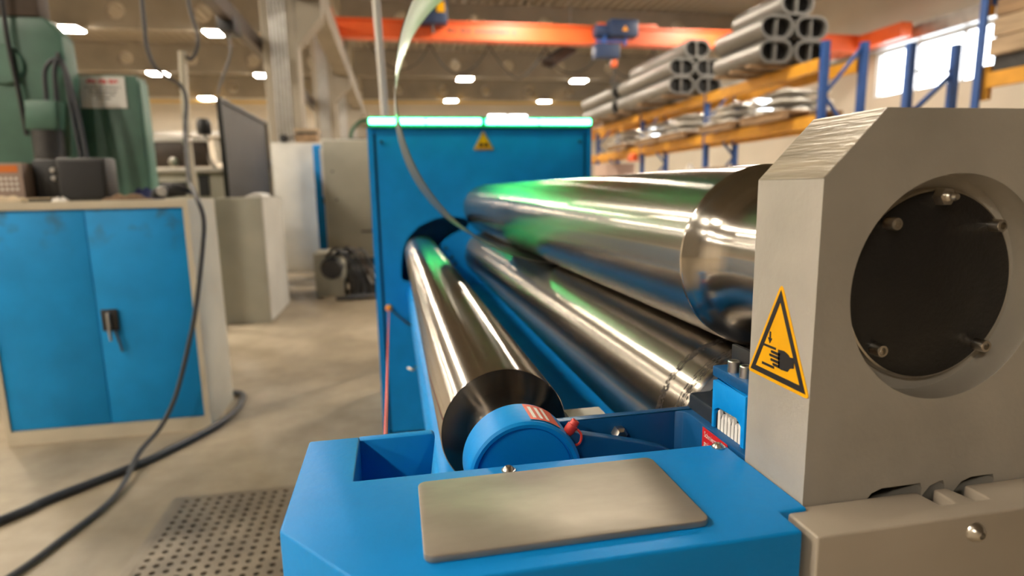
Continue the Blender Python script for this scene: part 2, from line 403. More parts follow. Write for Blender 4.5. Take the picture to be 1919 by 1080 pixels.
# --- rollers
UX, UZ, UR = .463, -.0907, .117
mb().lathe([(0, .48), (.086, .48), (.086, .622), (.0868, .640), (.0892, .655), (.0940, .6660), (.1010, .6735), (.1090, .6775), (.1155, .6800), (.1168, .6815), (.117, .684), (.117, 3.07), (.05, 3.09), (0, 3.09)],
           (UX, UZ), n=160).build('upper_roller', 'steel', mc, smooth=40, label='polished steel upper roller')
LX, LZ = .463, -.328
lr = mb().lathe([(0, .50), (.075, .50), (.075, .66), (.113, .672), (.1165, .6745), (.117, .678), (.117, 3.07), (.05, 3.09), (0, 3.09)],
                (LX, LZ), n=160).build('lower_roller', 'steel_lo', mc, smooth=40, label='worn steel lower roller with scored rings')
for y in (.6815, .685, .6885, .692, .697, .7315, .7345, .7375, .7405, .7440):
    j = random.Random(int(y * 10000)); ring = []
    n = 120
    vs = []; fs = []
    for i in range(n + 1):
        a = R_(60 + 210 * i / n); w = .0005 + .0016 * j.random() ** 2; c = y + (j.random() - .5) * .0014
        for t in (c - w, c + w): vs.append((LX + .11712 * math.cos(a), t, LZ + .11712 * math.sin(a)))
    for i in range(n):
        if j.random() < .78: fs.append((2 * i, 2 * i + 1, 2 * i + 3, 2 * i + 2))
    MB(mach).add(vs, fs).build('score_ring', 'groove', lr)
SX, SZ, SR = .1255, -.3052, .0823
mb().lathe([(0, .60), (.046, .60), (.046, .735), (.0800, .7150), (.0812, .7135), (.0823, .7150), (.0823, 3.16), (.04, 3.18), (0, 3.18)],
           (SX, SZ), n=128).build('side_roller', 'steel', mc, smooth=40, label='polished steel side roller')
mb().lathe([(.04, .6725), (.1125, .6735), (.1125, .655), (.04, .655)], (LX, LZ), n=64).build('end_seal', 'navy', lr)
mb().box(.348, .60, .515, .655, -.46, -.252).build('lower_bearing_block', 'navy', mc, bevel=.004)
# --- grey bearing plate with bore
BX, BZ, BR = .463, -.0907, .0976
outer = [(.3335, -.60), (.3335, .004), (.387, .0589), (.539, .0589), (.5925, .004), (.5925, -.60)]
def pocket(x0, x1): return [(x0 + .014, -.2675), (x1 - .002, -.2672), (x1, -.272), (x1, -.325), (x0, -.325), (x0 - .004, -.28), (x0 + .004, -.271)]
bp = mb().prism(outer, 'y', .42, .507, [circle(BX, BZ, BR, 96), pocket(.398, .4544), pocket(.4590, .4785), pocket(.4925, .5330)]).build('bearing_plate', 'greige', mc, smooth=20, label='thick greige end plate with chamfered corners')
mb().prism([(.3332, .0045), (.3868, .0592), (.3868, .0586), (.3338, .0044)], 'y', .4203, .5067).build('milled_chamfer', 'milled', bp)
mb().lathe([(.0, .4475), (.0976, .4475), (.0976, .46), (0, .46)], (BX, BZ), n=96).build('bore_floor', 'greige', bp)
mb().lathe([(.0825, .4390), (.0850, .4400), (.0862, .4425), (.0862, .4475)], (BX, BZ), n=96).build('cover_rim', 'screw', bp)
mb().lathe([(0, .4382), (.0815, .4382), (.0832, .4392), (.0832, .4470)], (BX, BZ), n=96).build('bearing_cover', 'black', bp, label='round black bearing cover')
def cap_screw(x, z, y, r=.0056, h=.0105, parent=None, name='cap_screw'):
    return mb().lathe([(0, y - h + .005), (r * .55, y - h + .005), (r * .55, y - h), (r * .9, y - h), (r, y - h + .001), (r, y)], (x, z), n=24).build(name, 'screw', parent)
for x, z in ((.4112, -.0342), (.5184, -.0387), (.5155, -.1467), (.4077, -.1435)): cap_screw(x * 1.003, z * 1.003, .4384, parent=bp)
g = mb(); g.lathe([(0, .430), (.0076, .430), (.0082, .4315), (.0082, .4384)], (.4625, -.0125), n=6); g.lathe([(0, .4215), (.0025, .4215), (.0037, .424), (.0027, .427), (.0042, .4285), (.0042, .431)], (.4625, -.0125), n=16)
g.build('grease_nipple', 'screw', bp)
# crush-hazard sign on the plate's side
SX0 = .3335
ws = mb().prism(rpoly([(.4640, -.0850), (.5085, -.1785), (.4195, -.1785)], .0035), 'x', SX0 - .0006, SX0).build('warning_sign', 'yellow', mc, label='yellow crush hazard triangle with black hand')
def tri(s_, cy=-.1480):
    base = [(.4640, -.0850), (.5085, -.1785), (.4195, -.1785)]
    return [(.4640 + (p[0] - .4640) * s_, cy + (p[1] - cy) * s_) for p in base]
mb().prism(tri(.89), 'x', SX0 - .0010, SX0 - .0004, [tri(.715)]).build('border', 'ink', ws)
def sg(u, v): return (.4640 - u, v)          # u to the viewer's right
pic = []
pic.append([sg(-.0130, -.1325), sg(-.0110, -.1325), sg(-.0110, -.1385), sg(-.0088, -.1385), sg(-.0120, -.1438), sg(-.0152, -.1385), sg(-.0130, -.1385)])
pic.append([sg(-.0215, -.1456), sg(-.0028, -.1456), sg(-.0028, -.1478), sg(-.0215, -.1478)])
pic.append([sg(-.0220, -.1634), sg(-.0038, -.1634), sg(-.0038, -.1658), sg(-.0220, -.1658)])
pic.append([sg(.0005, -.1462), sg(.0090, -.1455), sg(.0145, -.1470), sg(.0170, -.1490), sg(.0230, -.1482), sg(.0230, -.1575), sg(.0180, -.1590), sg(.0150, -.1628), sg(.0060, -.1635), sg(.0020, -.1625)])
for q, (a, c) in enumerate(((-.0090, -.1493), (-.0111, -.1529), (-.0091, -.1568), (-.0057, -.1604))):
    pic.append([sg(a, c), sg(a - .0008, c - .0012), sg(a, c - .0024), sg(.0040, c - .0027), sg(.0040, c + .0001)])
g = mb()
for p in pic: g.prism(p, 'x', SX0 - .0010, SX0 - .0004)
g.build('pictogram', 'ink', ws)
# --- blue base console
ZB = -.2714
poly = [(-.028, .382), (.306, .382), (.306, .412), (.3325, .412), (.3325, .546), (-.0505, .5505), (-.0505, .656), (-.105, .656), (-.105, .476)]
bc = mb().prism(poly, 'z', -.80, ZB).build('base_console', 'blue', mc, bevel=.0022, seg=3, label='blue base console with cut corner')
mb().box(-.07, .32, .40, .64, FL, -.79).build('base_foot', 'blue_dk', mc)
mb().prism([(-.052, -.276), (.0300, -.2755), (.0334, -.279), (.0328, -.286), (.0265, -.330), (.0265, -.45), (-.052, -.45)], 'y', .655, .668).build('rear_flange', 'blue', mc, bevel=.0012)
mb().prism(rrect(.009, .2385, .404, .5217, .008), 'z', ZB + .0004, ZB + .0062).build('cover_pad', 'pad', mc, bevel=.0008, label='bare steel cover pad with rounded corners')
def button(x, y, z, r=.0062, name='button_screw', parent=bc):
    return mb().lathe([(0, z + .0022), (r * .35, z + .0022), (r * .4, z + .0046), (r * .7, z + .0036), (r, z + .0012), (r * 1.15, z + .0010), (r * 1.15, z)], (x, y), 'z', n=20).build(name, 'screw', parent)
button(.0973, .5372, ZB); button(.3225, .5385, ZB)
# --- pocket behind the console
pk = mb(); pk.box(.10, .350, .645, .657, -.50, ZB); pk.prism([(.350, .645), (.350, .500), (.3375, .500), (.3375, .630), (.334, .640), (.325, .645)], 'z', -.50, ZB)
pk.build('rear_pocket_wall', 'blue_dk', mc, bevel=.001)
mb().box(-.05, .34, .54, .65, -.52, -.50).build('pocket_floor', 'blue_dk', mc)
mb().box(.212, .262, .667, .742, -.302, -.296).build('scraper_plate', 'offwhite', mc)
hs_ = mb().lathe([(0, .5905), (.0520, .5905), (.0528, .5920), (.0545, .5920), (.0550, .5850), (.0590, .5845), (.0618, .5870), (.0630, .5915), (.0630, .638), (.0605, .642), (.03, .645), (.03, .66)], (SX, SZ), n=96).build('bearing_housing', 'blue', mc, smooth=28, label='round blue bearing housing of the side roller')
arm = mb(); arm.prism([(.176, -.262), (.190, -.2685), (.225, -.2770), (.262, -.2865), (.290, -.2955), (.305, -.305), (.31, -.32), (.25, -.36), (.16, -.37)], 'y', .598, .612)
arm.prism([(.180, -.300), (.186, -.3015), (.195, -.3005), (.228, -.303), (.232, -.307), (.18, -.315)], 'y', .568, .60)
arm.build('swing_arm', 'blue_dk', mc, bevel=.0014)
mb().lathe([(0, .632), (.006, .632), (.0092, .636), (.0092, .645)], (.2525, -.2918), n=6).build('hex_bolt', 'screw', mc)
st = mb().lathe([(.0634, .5895), (.0634, .6360)], (SX, SZ), n=16, a0=51, a1=84).build('grease_sticker', 'red_lit', hs_, label='red grease point sticker with orange light painted in')
for q, (a0, a1, y0, y1) in enumerate(((77, 80.5, .594, .628), (70, 73.5, .594, .628), (63, 66.5, .594, .631))):
    mb().lathe([(.0637, y0), (.0637, y1)], (SX, SZ), n=6, a0=a0, a1=a1).build('print_line', 'white', hs_)
cp = MB(lambda p: mach((.1790 + (p[0] * .80 + p[2] * .60), .600 + p[1], -.2620 + (-p[0] * .60 + p[2] * .80) + .0)))
cp.lathe([(0, .0115), (.0040, .0115), (.0048, .0105), (.0050, .006), (.0062, .005), (.0062, -.002), (.005, -.006), (0, -.006)], (0, 0), 'z', n=20)
cp.tube([(.006, -.002, .004), (.012, -.006, .002), (.015, -.008, -.006), (.012, -.006, -.012), (.005, -.002, -.012)], .0014, 8)
cp.build('grease_cap', 'redcap', mc, label='red plastic grease nipple cap')
LXW = .3372
lb = mb().prism([(.5445, -.3300), (.5970, -.3300), (.5970, -.2735), (.5445, -.2735)], 'x', LXW - .0006, LXW).build('lubrication_label', 'red', mc, label='red lubrication label with white lettering')
for i, tx in enumerate(('Schmierstelle', 'graisser', 'lubricate')):
    text_mesh('lettering', tx, .0094, 'white', lb, lambda x, y, i=i: mach((LXW - .0009, .5925 - x * .72, -.2835 - i * .0105 + y * 1.0)))
# --- felt wiper block beside the plate
bl = mb(); sl = rpoly([(.5880, -.300), (.5880, -.2505), (.5800, -.2455), (.5440, -.2440), (.5355, -.2500), (.5355, -.300)], .002)
bl.prism([(.5285, -.306), (.5930, -.306), (.5930, -.2165), (.5285, -.2150)], 'x', .345, .352, [sl])
bl.box(.356, .40, .5285, .593, -.306, -.2165); bl.box(.352, .356, .5285, .593, -.243, -.2165)
wb = bl.build('wiper_block', 'blue', mc, bevel=.0008, label='blue wiper block with white bristles')
mb().box(.3535, .3560, .532, .590, -.304, -.246).build('brush_back', 'white', wb)
for i in range(7):
    y = .5400 + i * .0068
    mb().prism([(y - .0028, -.30), (y + .0028, -.30), (y + .0022, -.2500 - .004 * (i % 3)), (y - .001, -.2475 - .003 * (i % 2)), (y - .0026, -.254)], 'x', .3472, .3512).build('bristle', 'white', wb)
mb().box(.350, .40, .512, .603, -.2150, -.2030).build('clamp_bar', 'blue_dk', mc, bevel=.001)
for x, y in ((.359, .5745), (.3605, .5540)):
    mb().lathe([(0, -.195), (.0034, -.195), (.0034, -.1900), (.0058, -.1900), (.0066, -.1910), (.0066, -.2030)], (x, y), 'z', n=24).build('cap_screw', 'screw', mc)
mb().box(.366, .372, .520, .592, -.2030, -.1760).build('stop_plate', 'blk', mc, bevel=.001)
# --- greige front cover with two slots
cv = mb().prism([(.3145, .3760), (.66, .3760), (.66, .4196), (.4995, .4196), (.4995, .3955), (.4845, .3955), (.4805, .4196), (.4660, .4196), (.4640, .3960), (.4490, .3960), (.4475, .4196), (.3145, .4196)], 'z', -.80, -.2745).build('front_cover', 'cover', mc, bevel=.0018, seg=3, label='greige sheet metal front cover with slots')
mb().lathe([(0, .3722), (.0026, .3722), (.0030, .3690), (.0058, .3705), (.0080, .3735), (.0086, .3760)], (.4640, -.2900), n=24).build('button_screw', 'screw', mc)
# --- roller hazard sign on the drive cabinet
ts = mb().prism(rpoly([(.4558, .2990), (.5120, .1975), (.4000, .1975)], .008), 'y', 3.0345, 3.038).build('roller_sign', 'signrim', mc, label='yellow roller hazard triangle on the cabinet')
def t2(s_, cz=.2313): return [(.4558 + (p[0] - .4558) * s_, cz + (p[1] - cz) * s_) for p in ((.4558, .2990), (.5120, .1975), (.4000, .1975))]
mb().prism(t2(.86), 'y', 3.0325, 3.0345).build('border', 'wood', ts); mb().prism(t2(.72), 'y', 3.0310, 3.0325).build('field', 'yellow', ts)
g = mb(); g.prism(circle(.4435, .2240, .0095, 16), 'y', 3.0295, 3.0310); g.prism(circle(.4690, .2240, .0095, 16), 'y', 3.0295, 3.0310); g.build('pictogram', 'ink', ts)
# --- trip cord along the machine
mb().tube([(-.0225, .668, -.2790), (-.0497, 2.99, -.5760)], .0027, 8, 0).build('trip_cord', 'cord', mc, label='red trip wire')
g = mb(); g.lathe([(0, 2.975), (.010, 2.979), (.017, 2.988), (.018, 2.999), (.014, 3.010), (.006, 3.016), (.006, 3.04)], (-.0497, -.5760), n=20)
g.build('cord_end', 'amber', mc)
mb().tube([(-.045, 3.02, -.582), (.00, 3.0, -.625), (.065, 2.98, -.67), (.09, 3.03, -.63)], .0045, 8).build('cord_tail', 'blk', mc)
g = mb(); g.tube([(.03, 3.02, -.90), (.055, 3.0, -.905), (.07, 3.03, -.90)], .007, 8); g.build('latch', 'screw', mc)

# --- the sheet being rolled: a wide strip curled into a hoop
def mz(p): return mach(p)
vs = []; fs = []; n = 110; RC, CX, CZ = .468, .4846, .2568
for i in range(n + 1):
    a = R_(276 - 214 * i / n)
    for rr in (RC, RC - .0028):
        for y in (1.6, 2.08): vs.append((CX + rr * math.cos(a), y, CZ + rr * math.sin(a)))
for i in range(n):
    o = 4 * i; fs += [(o, o + 1, o + 5, o + 4), (o + 2, o + 6, o + 7, o + 3), (o, o + 4, o + 6, o + 2), (o + 1, o + 3, o + 7, o + 5)]
fs += [(0, 2, 3, 1), (4 * n, 4 * n + 1, 4 * n + 3, 4 * n + 2)]
tag(MB(mach).add(vs, fs).build('bent_sheet', 'sheet', smooth=30), 'thin steel sheet curling up in a hoop between the upper and lower rollers', 'metal sheet')
# tilted pale pole rising behind the drive cabinet
tag(MB().tube([(-.055, 3.7, 2.6), (-.024, 3.7, 1.40), (-.010, 3.7, 0.0)], .022, 12, 0).build('pole', 'offwhite'), 'slim pale pole rising behind the blue drive cabinet', 'pole')

# ================================================================== FLOOR GRATE, CABINET AND CABLES
gt = thing('floor_grate', 'perforated metal floor grate beside the blue base console', 'floor grate', (-.40, 1.70, 0))
px, py = .0365, .0340; x0, y0 = -.775, 1.20; nx, ny = 21, 27
vs = []; fs = []; hr = .0092
for r in range(ny):
    for c in range(-1, nx + 1):
        cx = x0 + c * px + px / 2; cy = y0 + (r + .5) * py
        xa, xb = max(x0, cx - px / 2), min(x0 + nx * px, cx + px / 2)
        if xb - xa < .004: continue
        ya, yb = cy - py / 2, cy + py / 2; full = xb - xa > px - 1e-6; o = len(vs)
        if not full:
            vs += [(xa, ya, .012), (xb, ya, .012), (xb, yb, .012), (xa, yb, .012)]; fs.append((o, o + 1, o + 2, o + 3)); continue
        oc = [(xa, ya), (cx, ya), (xb, ya), (xb, cy), (xb, yb), (cx, yb), (xa, yb), (xa, cy)]
        ic = [(cx + hr * 1.05 * math.cos(R_(225 + 45 * i)), cy + hr * math.sin(R_(225 + 45 * i))) for i in range(8)]
        vs += [(p[0], p[1], .012) for p in oc] + [(p[0], p[1], .012) for p in ic] + [(p[0], p[1], .003) for p in ic]
        for i in range(8):
            j = (i + 1) % 8; fs += [(o + i, o + j, o + 8 + j, o + 8 + i), (o + 8 + i, o + 8 + j, o + 16 + j, o + 16 + i)]
pn = MB().add(vs, fs).build('perforated_sheet', 'grate', gt, smooth=0); pn['kind'] = 'stuff'
MB().box(x0, x0 + nx * px, y0, y0 + ny * py, .0012, .0028).build('hole_shade', 'hole_shade', gt, smooth=0)  # thin black sheet on the floor, stands in for shade under the holes
g = MB(); X1, Y1 = x0 + nx * px, y0 + ny * py
g.prism([(x0 - .030, y0 - .03), (X1 + .03, y0 - .03), (X1 + .03, Y1 + .022), (x0 - .030, Y1 + .022)], 'z', 0.0, .0135, [[(x0, y0), (X1, y0), (X1, Y1), (x0, Y1)]])
g.build('frame', 'grate', gt, bevel=.003, smooth=0)

tc = thing('tool_cabinet', 'beige steel tool cabinet with two bright blue doors and a black lock', 'cabinet', (-1.28, 3.0, 0))
CX0, CX1, CY0, CY1, CH = -1.695, -.872, 2.815, 3.205, 1.045
g = MB(); g.box(CX0, CX0 + .02, CY0, CY1, 0, CH); g.box(CX1 - .024, CX1, CY0, CY1, 0, CH); g.box(CX0 + .02, CX1 - .024, CY0, CY1, CH - .033, CH); g.box(CX0 + .02, CX1 - .024, CY0, CY1, 0, .06); g.box(CX0 + .02, CX1 - .024, CY1 - .01, CY1, .06, CH - .033)
g.build('body', 'beige', tc, smooth=0)
d1 = MB().box(CX0 + .022, -1.2835, CY0 + .006, CY0 + .024, .064, CH - .036).build('door', 'blue_door', tc, bevel=.002)
d2 = MB().box(-1.2805, CX1 - .027, CY0 + .006, CY0 + .024, .064, CH - .036).build('door', 'blue_door', tc, bevel=.002)
MB().box(-1.265, -1.200, CY0 - .004, CY0 + .006, .485, .580).build('lock_plate', 'blk', d2, bevel=.003)
g = MB(); g.box(-1.241, -1.227, CY0 - .018, CY0 - .004, .497, .567); g.build('handle', 'galv', d2, bevel=.005)
g = MB(); g.tube([(-1.232, CY0 - .02, .50), (-1.231, CY0 - .022, .475), (-1.229, CY0 - .02, .445)], .006, 6); g.build('key', 'galv', d2)
g = MB(); g.tube([(-1.212, CY0 - .012, .49), (-1.203, CY0 - .014, .45), (-1.196, CY0 - .008, .392)], .005, 6); g.build('key_strap', 'cable2', d2)

# things on the cabinet
t = thing('carton', 'tan and pink carton with an orange band on the tool cabinet', 'box', (-1.62, 2.98, CH))
MB().box(-1.69, -1.545, 2.93, 3.03, CH, CH + .165).build('box_body', mat('carton', (.32, .24, .20), .8, 0, .15, 8), t, smooth=0)
MB().box(-1.675, -1.560, 2.9285, 2.9305, CH + .125, CH + .155).build('orange_band', mat('carton_orange', (.60, .16, .02), .7), t, smooth=0)
for r in range(3):
    for c in range(6):
        MB().prism(circle(-1.665 + c * .019, CH + .055 + r * .022, .006, 10), 'y', 2.9285, 2.9305).build('printed_dot', 'paper', t)
t = thing('speaker', 'black loudspeaker box, the wider of two on the tool cabinet', 'speaker', (-1.33, 3.0, CH))
MB().box(-1.425, -1.230, 2.95, 3.06, CH, CH + .185).build('speaker_body', 'dark', t, bevel=.008)
MB().box(-1.412, -1.243, 2.944, 2.951, CH + .012, CH + .173).build('speaker_grille', mat('speaker_cloth', (.03, .03, .032), .9), t, bevel=.003)
t = thing('speaker', 'narrow black loudspeaker turned sideways on the tool cabinet', 'speaker', (-1.48, 3.02, CH))
MB().box(-1.535, -1.435, 2.99, 3.10, CH, CH + .18).build('speaker_body', 'blk', t, bevel=.006)
for kz in (.10, .135):
    MB().lathe([(0, 2.975), (.010, 2.976), (.012, 2.983), (.012, 2.992)], (-1.452, CH + kz), n=14).build('knob', 'galv', t)
def lump(name, cx, cy, z, sx, sy, sz, m, label, cat, seed, group=None, n=26):
    rnd = random.Random(seed); ph = [(rnd.uniform(1, 4), rnd.uniform(1, 4), rnd.uniform(0, 6)) for _ in range(6)]
    vs = []; fs = []
    for j in range(n + 1):
        for i in range(n + 1):
            u, v = 2 * i / n - 1, 2 * j / n - 1; rr = math.hypot(u, v); e = max(0.0, 1 - max(abs(u), abs(v)) ** 4)
            w = sum(math.sin(a * 2.3 * u + c) * math.cos(b_ * 2.1 * v + c * 1.7) for a, b_, c in ph) / 6
            vs.append((cx + sx * u * (1 + .12 * w), cy + sy * v * (1 + .12 * w), z + sz * max(0.02, e * (.55 + .75 * w))))
    o = len(vs); vs += [(p[0], p[1], z) for p in vs[:o]]
    for j in range(n):
        for i in range(n):
            a = j * (n + 1) + i; fs.append((a, a + 1, a + n + 2, a + n + 1)); fs.append((o + a, o + a + n + 1, o + a + n + 2, o + a + 1))
    for i in range(n):
        for a, c in ((i, i + 1), (n * (n + 1) + i, n * (n + 1) + i + 1), (i * (n + 1), (i + 1) * (n + 1)), (i * (n + 1) + n, (i + 1) * (n + 1) + n)): fs.append((a, c, o + c, o + a))
    return tag(MB().add(vs, fs).build(name, m, smooth=60), label, cat, group)
lump('rag', -1.595, 2.88, CH, .085, .045, .034, 'rag', 'crumpled cream rag in front of the carton on the tool cabinet', 'rag', 3)
lump('rag', -1.375, 2.85, CH, .028, .02, .022, 'paper', 'small crumpled white tissue in front of the speakers', 'tissue', 8)
lump('rag', -1.15, 2.93, CH, .085, .05, .030, mat('rag_brown', (.20, .13, .08), .9, 0, .4, 30), 'crumpled brown work glove on the tool cabinet', 'glove', 11)
lump('rag', -1.115, 3.04, CH, .065, .04, .062, 'ragblue', 'crumpled dark blue rag behind the brown glove', 'rag', 14)
t = thing('tray', 'flat dark tray with a tan rim between the cream rag and the tissue', 'tray', (-1.46, 2.89, CH))
MB().box(-1.505, -1.415, 2.865, 2.92, CH, CH + .012).build('tray_body', 'blk', t, bevel=.003); MB().box(-1.505, -1.415, 2.862, 2.925, CH + .012, CH + .017).build('tray_rim', 'rag', t)
t = thing('hand_grinder', 'black hand grinder lying on the tool cabinet', 'power tool', (-.98, 2.93, CH))
MB().tube([(-1.045, 2.93, CH + .022), (-1.0, 2.93, CH + .035), (-.95, 2.93, CH + .040), (-.905, 2.93, CH + .030)], [.016 + .016 * math.sin(math.pi * i / 24) for i in range(25)], 12).build('grinder_body', 'blk', t)
MB().lathe([(0, 2.885), (.018, 2.885), (.022, 2.89), (.022, 2.91)], (-.995, CH + .035), n=20).build('gear_head', 'galv', t)
MB().tube([(-1.06, 2.95, CH + .012), (-1.03, 2.95, CH + .045), (-.98, 2.96, CH + .062), (-.92, 2.95, CH + .045), (-.885, 2.93, CH + .02)], .009, 8).build('loop_cord', 'cable', t)

# cables
tag(MB().tube([(-1.75, 1.62, .016), (-1.322, 2.101, .016), (-1.251, 2.206, .016), (-1.151, 2.32, .016), (-1.027, 2.471, .016), (-.937, 2.62, .016), (-.857, 2.791, .016), (-.816, 2.95, .016), (-.812, 3.10, .016), (-.845, 3.25, .016), (-1.0, 3.32, .016)], .0155, 10).build('power_cable', 'cable'),
    'thick black cable on the floor running behind the tool cabinet', 'cable')
tag(MB().tube([(-1.161, 3.40, 5.7), (-1.161, 3.40, 2.6), (-1.165, 3.4, 1.912), (-1.164, 3.4, 1.787), (-1.139, 3.4, 1.699), (-1.095, 3.4, 1.654), (-1.03, 3.4, 1.611), (-1.008, 3.39, 1.533), (-1.0, 3.3, 1.375), (-.945, 3.1, 1.14), (-.850, 2.83, 1.088),
               (-.798, 2.70, 1.041), (-.783, 2.70, .964), (-.796, 2.70, .852), (-.845, 2.70, .604), (-.888, 2.70, .443), (-.964, 2.70, .211), (-1.035, 2.68, .075), (-1.05, 2.50, .048), (-1.029, 2.304, .018), (-1.025, 2.147, .0115), (-1.068, 1.93, .0115), (-1.109, 1.768, .0115), (-1.25, 1.4, .0115)],
              .0098, 10).build('hanging_cable', 'cable2'), 'thin grey cable hanging down over the tool cabinet corner to the floor', 'cable')
t = thing('cable_post', 'slim cream post with a hanging cable behind the tool cabinet', 'post', (-1.48, 5.0, 0))
MB().tube([(-1.50, 5.0, 0), (-1.505, 5.0, 1.48), (-1.478, 5.0, 2.11)], .028, 10, 0).build('post', 'beige', t)
MB().lathe([(0, 4.94), (.030, 4.945), (.035, 4.96), (.03, 4.98)], (-1.50, 1.46), n=16).build('post_clip', 'screw', t)
tag(MB().tube([(-1.42, 5.0, 5.7), (-1.415, 5.0, 3.0), (-1.40, 5.0, 2.45), (-1.36, 5.0, 2.20), (-1.42, 5.0, 2.06), (-1.475, 5.0, 2.10)], .013, 8).build('supply_cable', 'cable2'),
    'dark cable dropping from the roof to the top of the cream post', 'cable')

# ================================================================== BACKGROUND, LEFT
t = thing('storage_box', 'tall grey beige steel box with a pale side behind the tool cabinet', 'cabinet', (-1.3, 5.6, 0))
MB().box(-1.42, -1.054, 5.18, 6.04, 0, 1.035).build('box_body', 'beige2', t, bevel=.006)
MB().box(-1.0535, -1.046, 5.185, 6.035, .01, 1.03).build('side_panel', 'offwhite', t)
tag(MB().prism([(-1.19, 1.036), (-1.04, 1.036), (-1.05, 1.06), (-1.11, 1.072), (-1.16, 1.052)], 'y', 5.2, 5.5).build('paper_sheet', 'paper'), 'curled white paper on the grey beige box', 'paper')
# green milling machine and its switch cabinet
t = thing('milling_machine', 'large dark green milling machine with black head', 'machine', (-2.3, 4.5, 0))
MB().prism([(-2.95, 0), (-2.10, 0), (-2.10, 1.30), (-2.02, 1.30), (-1.985, 1.86), (-1.99, 2.06), (-2.075, 2.17), (-2.95, 2.17)], 'y', 4.40, 4.56).build('column_casting', 'green', t, bevel=.02)
MB().box(-2.95, -2.5, 4.56, 5.3, 0, 2.15).build('rear_casting', 'green', t, bevel=.02)
MB().box(-2.65, -2.10, 4.41, 4.55, 2.17, 2.75).build('motor_head', 'brown', t, bevel=.02)
MB().prism([(-2.22, 1.48), (-2.04, 1.48), (-2.02, 1.66), (-2.20, 1.66)], 'y', 4.30, 4.42).build('gear_case', 'green', t, bevel=.015)
MB().lathe([(0, 4.375), (.11, 4.375), (.12, 4.385), (.12, 4.42)], (-2.33, 1.88), n=28).build('round_lid', 'green', t)
MB().lathe([(.055, 1.02), (.055, 1.30), (.085, 1.30), (.085, 1.48), (0, 1.48)], (-2.13, 4.37), 'z', n=20).build('spindle', 'dark', t)
MB().box(-2.03, -2.015, 4.385, 4.40, 1.88, 1.96).build('label_plate', 'dark', t)
MB().tube([(-2.26, 4.36, 2.9), (-2.27, 4.36, 2.1), (-2.25, 4.36, 1.7), (-2.24, 4.36, 1.45)], .014, 8).build('hose', 'blk', t)
for q in range(2):
    MB().tube([(-2.17 + q * .10, 4.34, 1.30), (-2.10 + q * .06, 4.34, 1.62), (-2.07 + q * .05, 4.33, 1.85), (-1.98, 4.34, 1.89), (-1.96 + q * .03, 4.34, 1.6), (-1.93 + q * .03, 4.34, 1.1)], .014, 8).build('hose', 'cable', t)
MB().box(-2.44, -2.26, 4.15, 4.4, 1.08, 1.20).build('table_end', 'green_lt', t, bevel=.02)
t = thing('switch_cabinet', 'dark green switch cabinet with a white notice', 'cabinet', (-1.87, 4.68, 0))
MB().box(-2.10, -1.660, 4.6, 4.76, 0, 1.865).build('cabinet_body', 'green', t, bevel=.01)
MB().box(-1.659, -1.648, 4.615, 4.745, .05, 1.83).build('side_door', 'green_lt', t, bevel=.003)
nt_ = MB().box(-2.015, -1.735, 4.590, 4.599, 1.65, 1.852).build('notice', 'paper', t)
rnd = random.Random(5)
def scribble(z0, z1, x0, x1, y, m, par, wmin=.010, wmax=.018, gap=.004):
    g = MB(); x = x0
    while x < x1:
        w = rnd.uniform(wmin, wmax); g.box(x, min(x + w, x1), y - .001, y, z0 + rnd.uniform(0, .2) * (z1 - z0), z1 - rnd.uniform(0, .2) * (z1 - z0)); x += w + gap
        if rnd.random() < .18: x += gap * 3
    return g.build('print_line', m, par, smooth=0)
scribble(1.808, 1.836, -1.965, -1.775, 4.590, 'red', nt_)
for zz, xa, xb in ((1.782, -1.975, -1.765), (1.757, -1.955, -1.785), (1.735, -1.945, -1.800), (1.712, -1.91, -1.83)):
    scribble(zz - .006, zz + .006, xa, xb, 4.590, 'dark', nt_, .006, .012, .003)
# lathe far behind
t = thing('lathe', 'grey lathe with dark brown splash guard behind the tool cabinet', 'machine', (-2.1, 6.9, 0))
MB().box(-2.55, -1.70, 6.8, 7.3, 0, 1.30).build('headstock', 'beige2', t, bevel=.015)
MB().box(-2.40, -1.845, 6.72, 6.78, 1.35, 1.60).build('splash_guard', 'brown', t, bevel=.01)
MB().box(-2.42, -1.825, 6.70, 6.80, 1.60, 1.64).build('guard_rail', 'paper', t, bevel=.005)
MB().box(-2.45, -1.70, 6.72, 7.25, 1.30, 1.34).build('top_edge', 'offwhite', t, bevel=.005)
MB().box(-2.36, -2.10, 6.785, 6.80, 1.10, 1.20).build('control_panel', 'dark', t)
MB().box(-1.98, -1.88, 6.785, 6.80, 1.05, 1.27).build('switch_panel', 'blk', t)
MB().lathe([(0, 6.70), (.045, 6.71), (.055, 6.74), (.05, 6.76)], (-2.176, 1.40), n=20).build('hand_knob', 'screw', t)
MB().lathe([(0, 1.67), (.06, 1.67), (.07, 1.69), (.07, 1.79), (.05, 1.83), (0, 1.83)], (-1.865, 6.75), 'z', n=16).build('pump_motor', 'blk', t)
MB().tube([(-1.865, 6.75, 1.67), (-1.86, 6.75, 1.55), (-1.84, 6.74, 1.42), (-1.79, 6.74, 1.33)], .022, 8).build('pump_pipe', 'galv', t)
for q in range(6): MB().box(-1.80, -1.63, 6.80, 7.1, 1.40 + q * .042, 1.42 + q * .042).build('cooling_fin', 'galv', t)
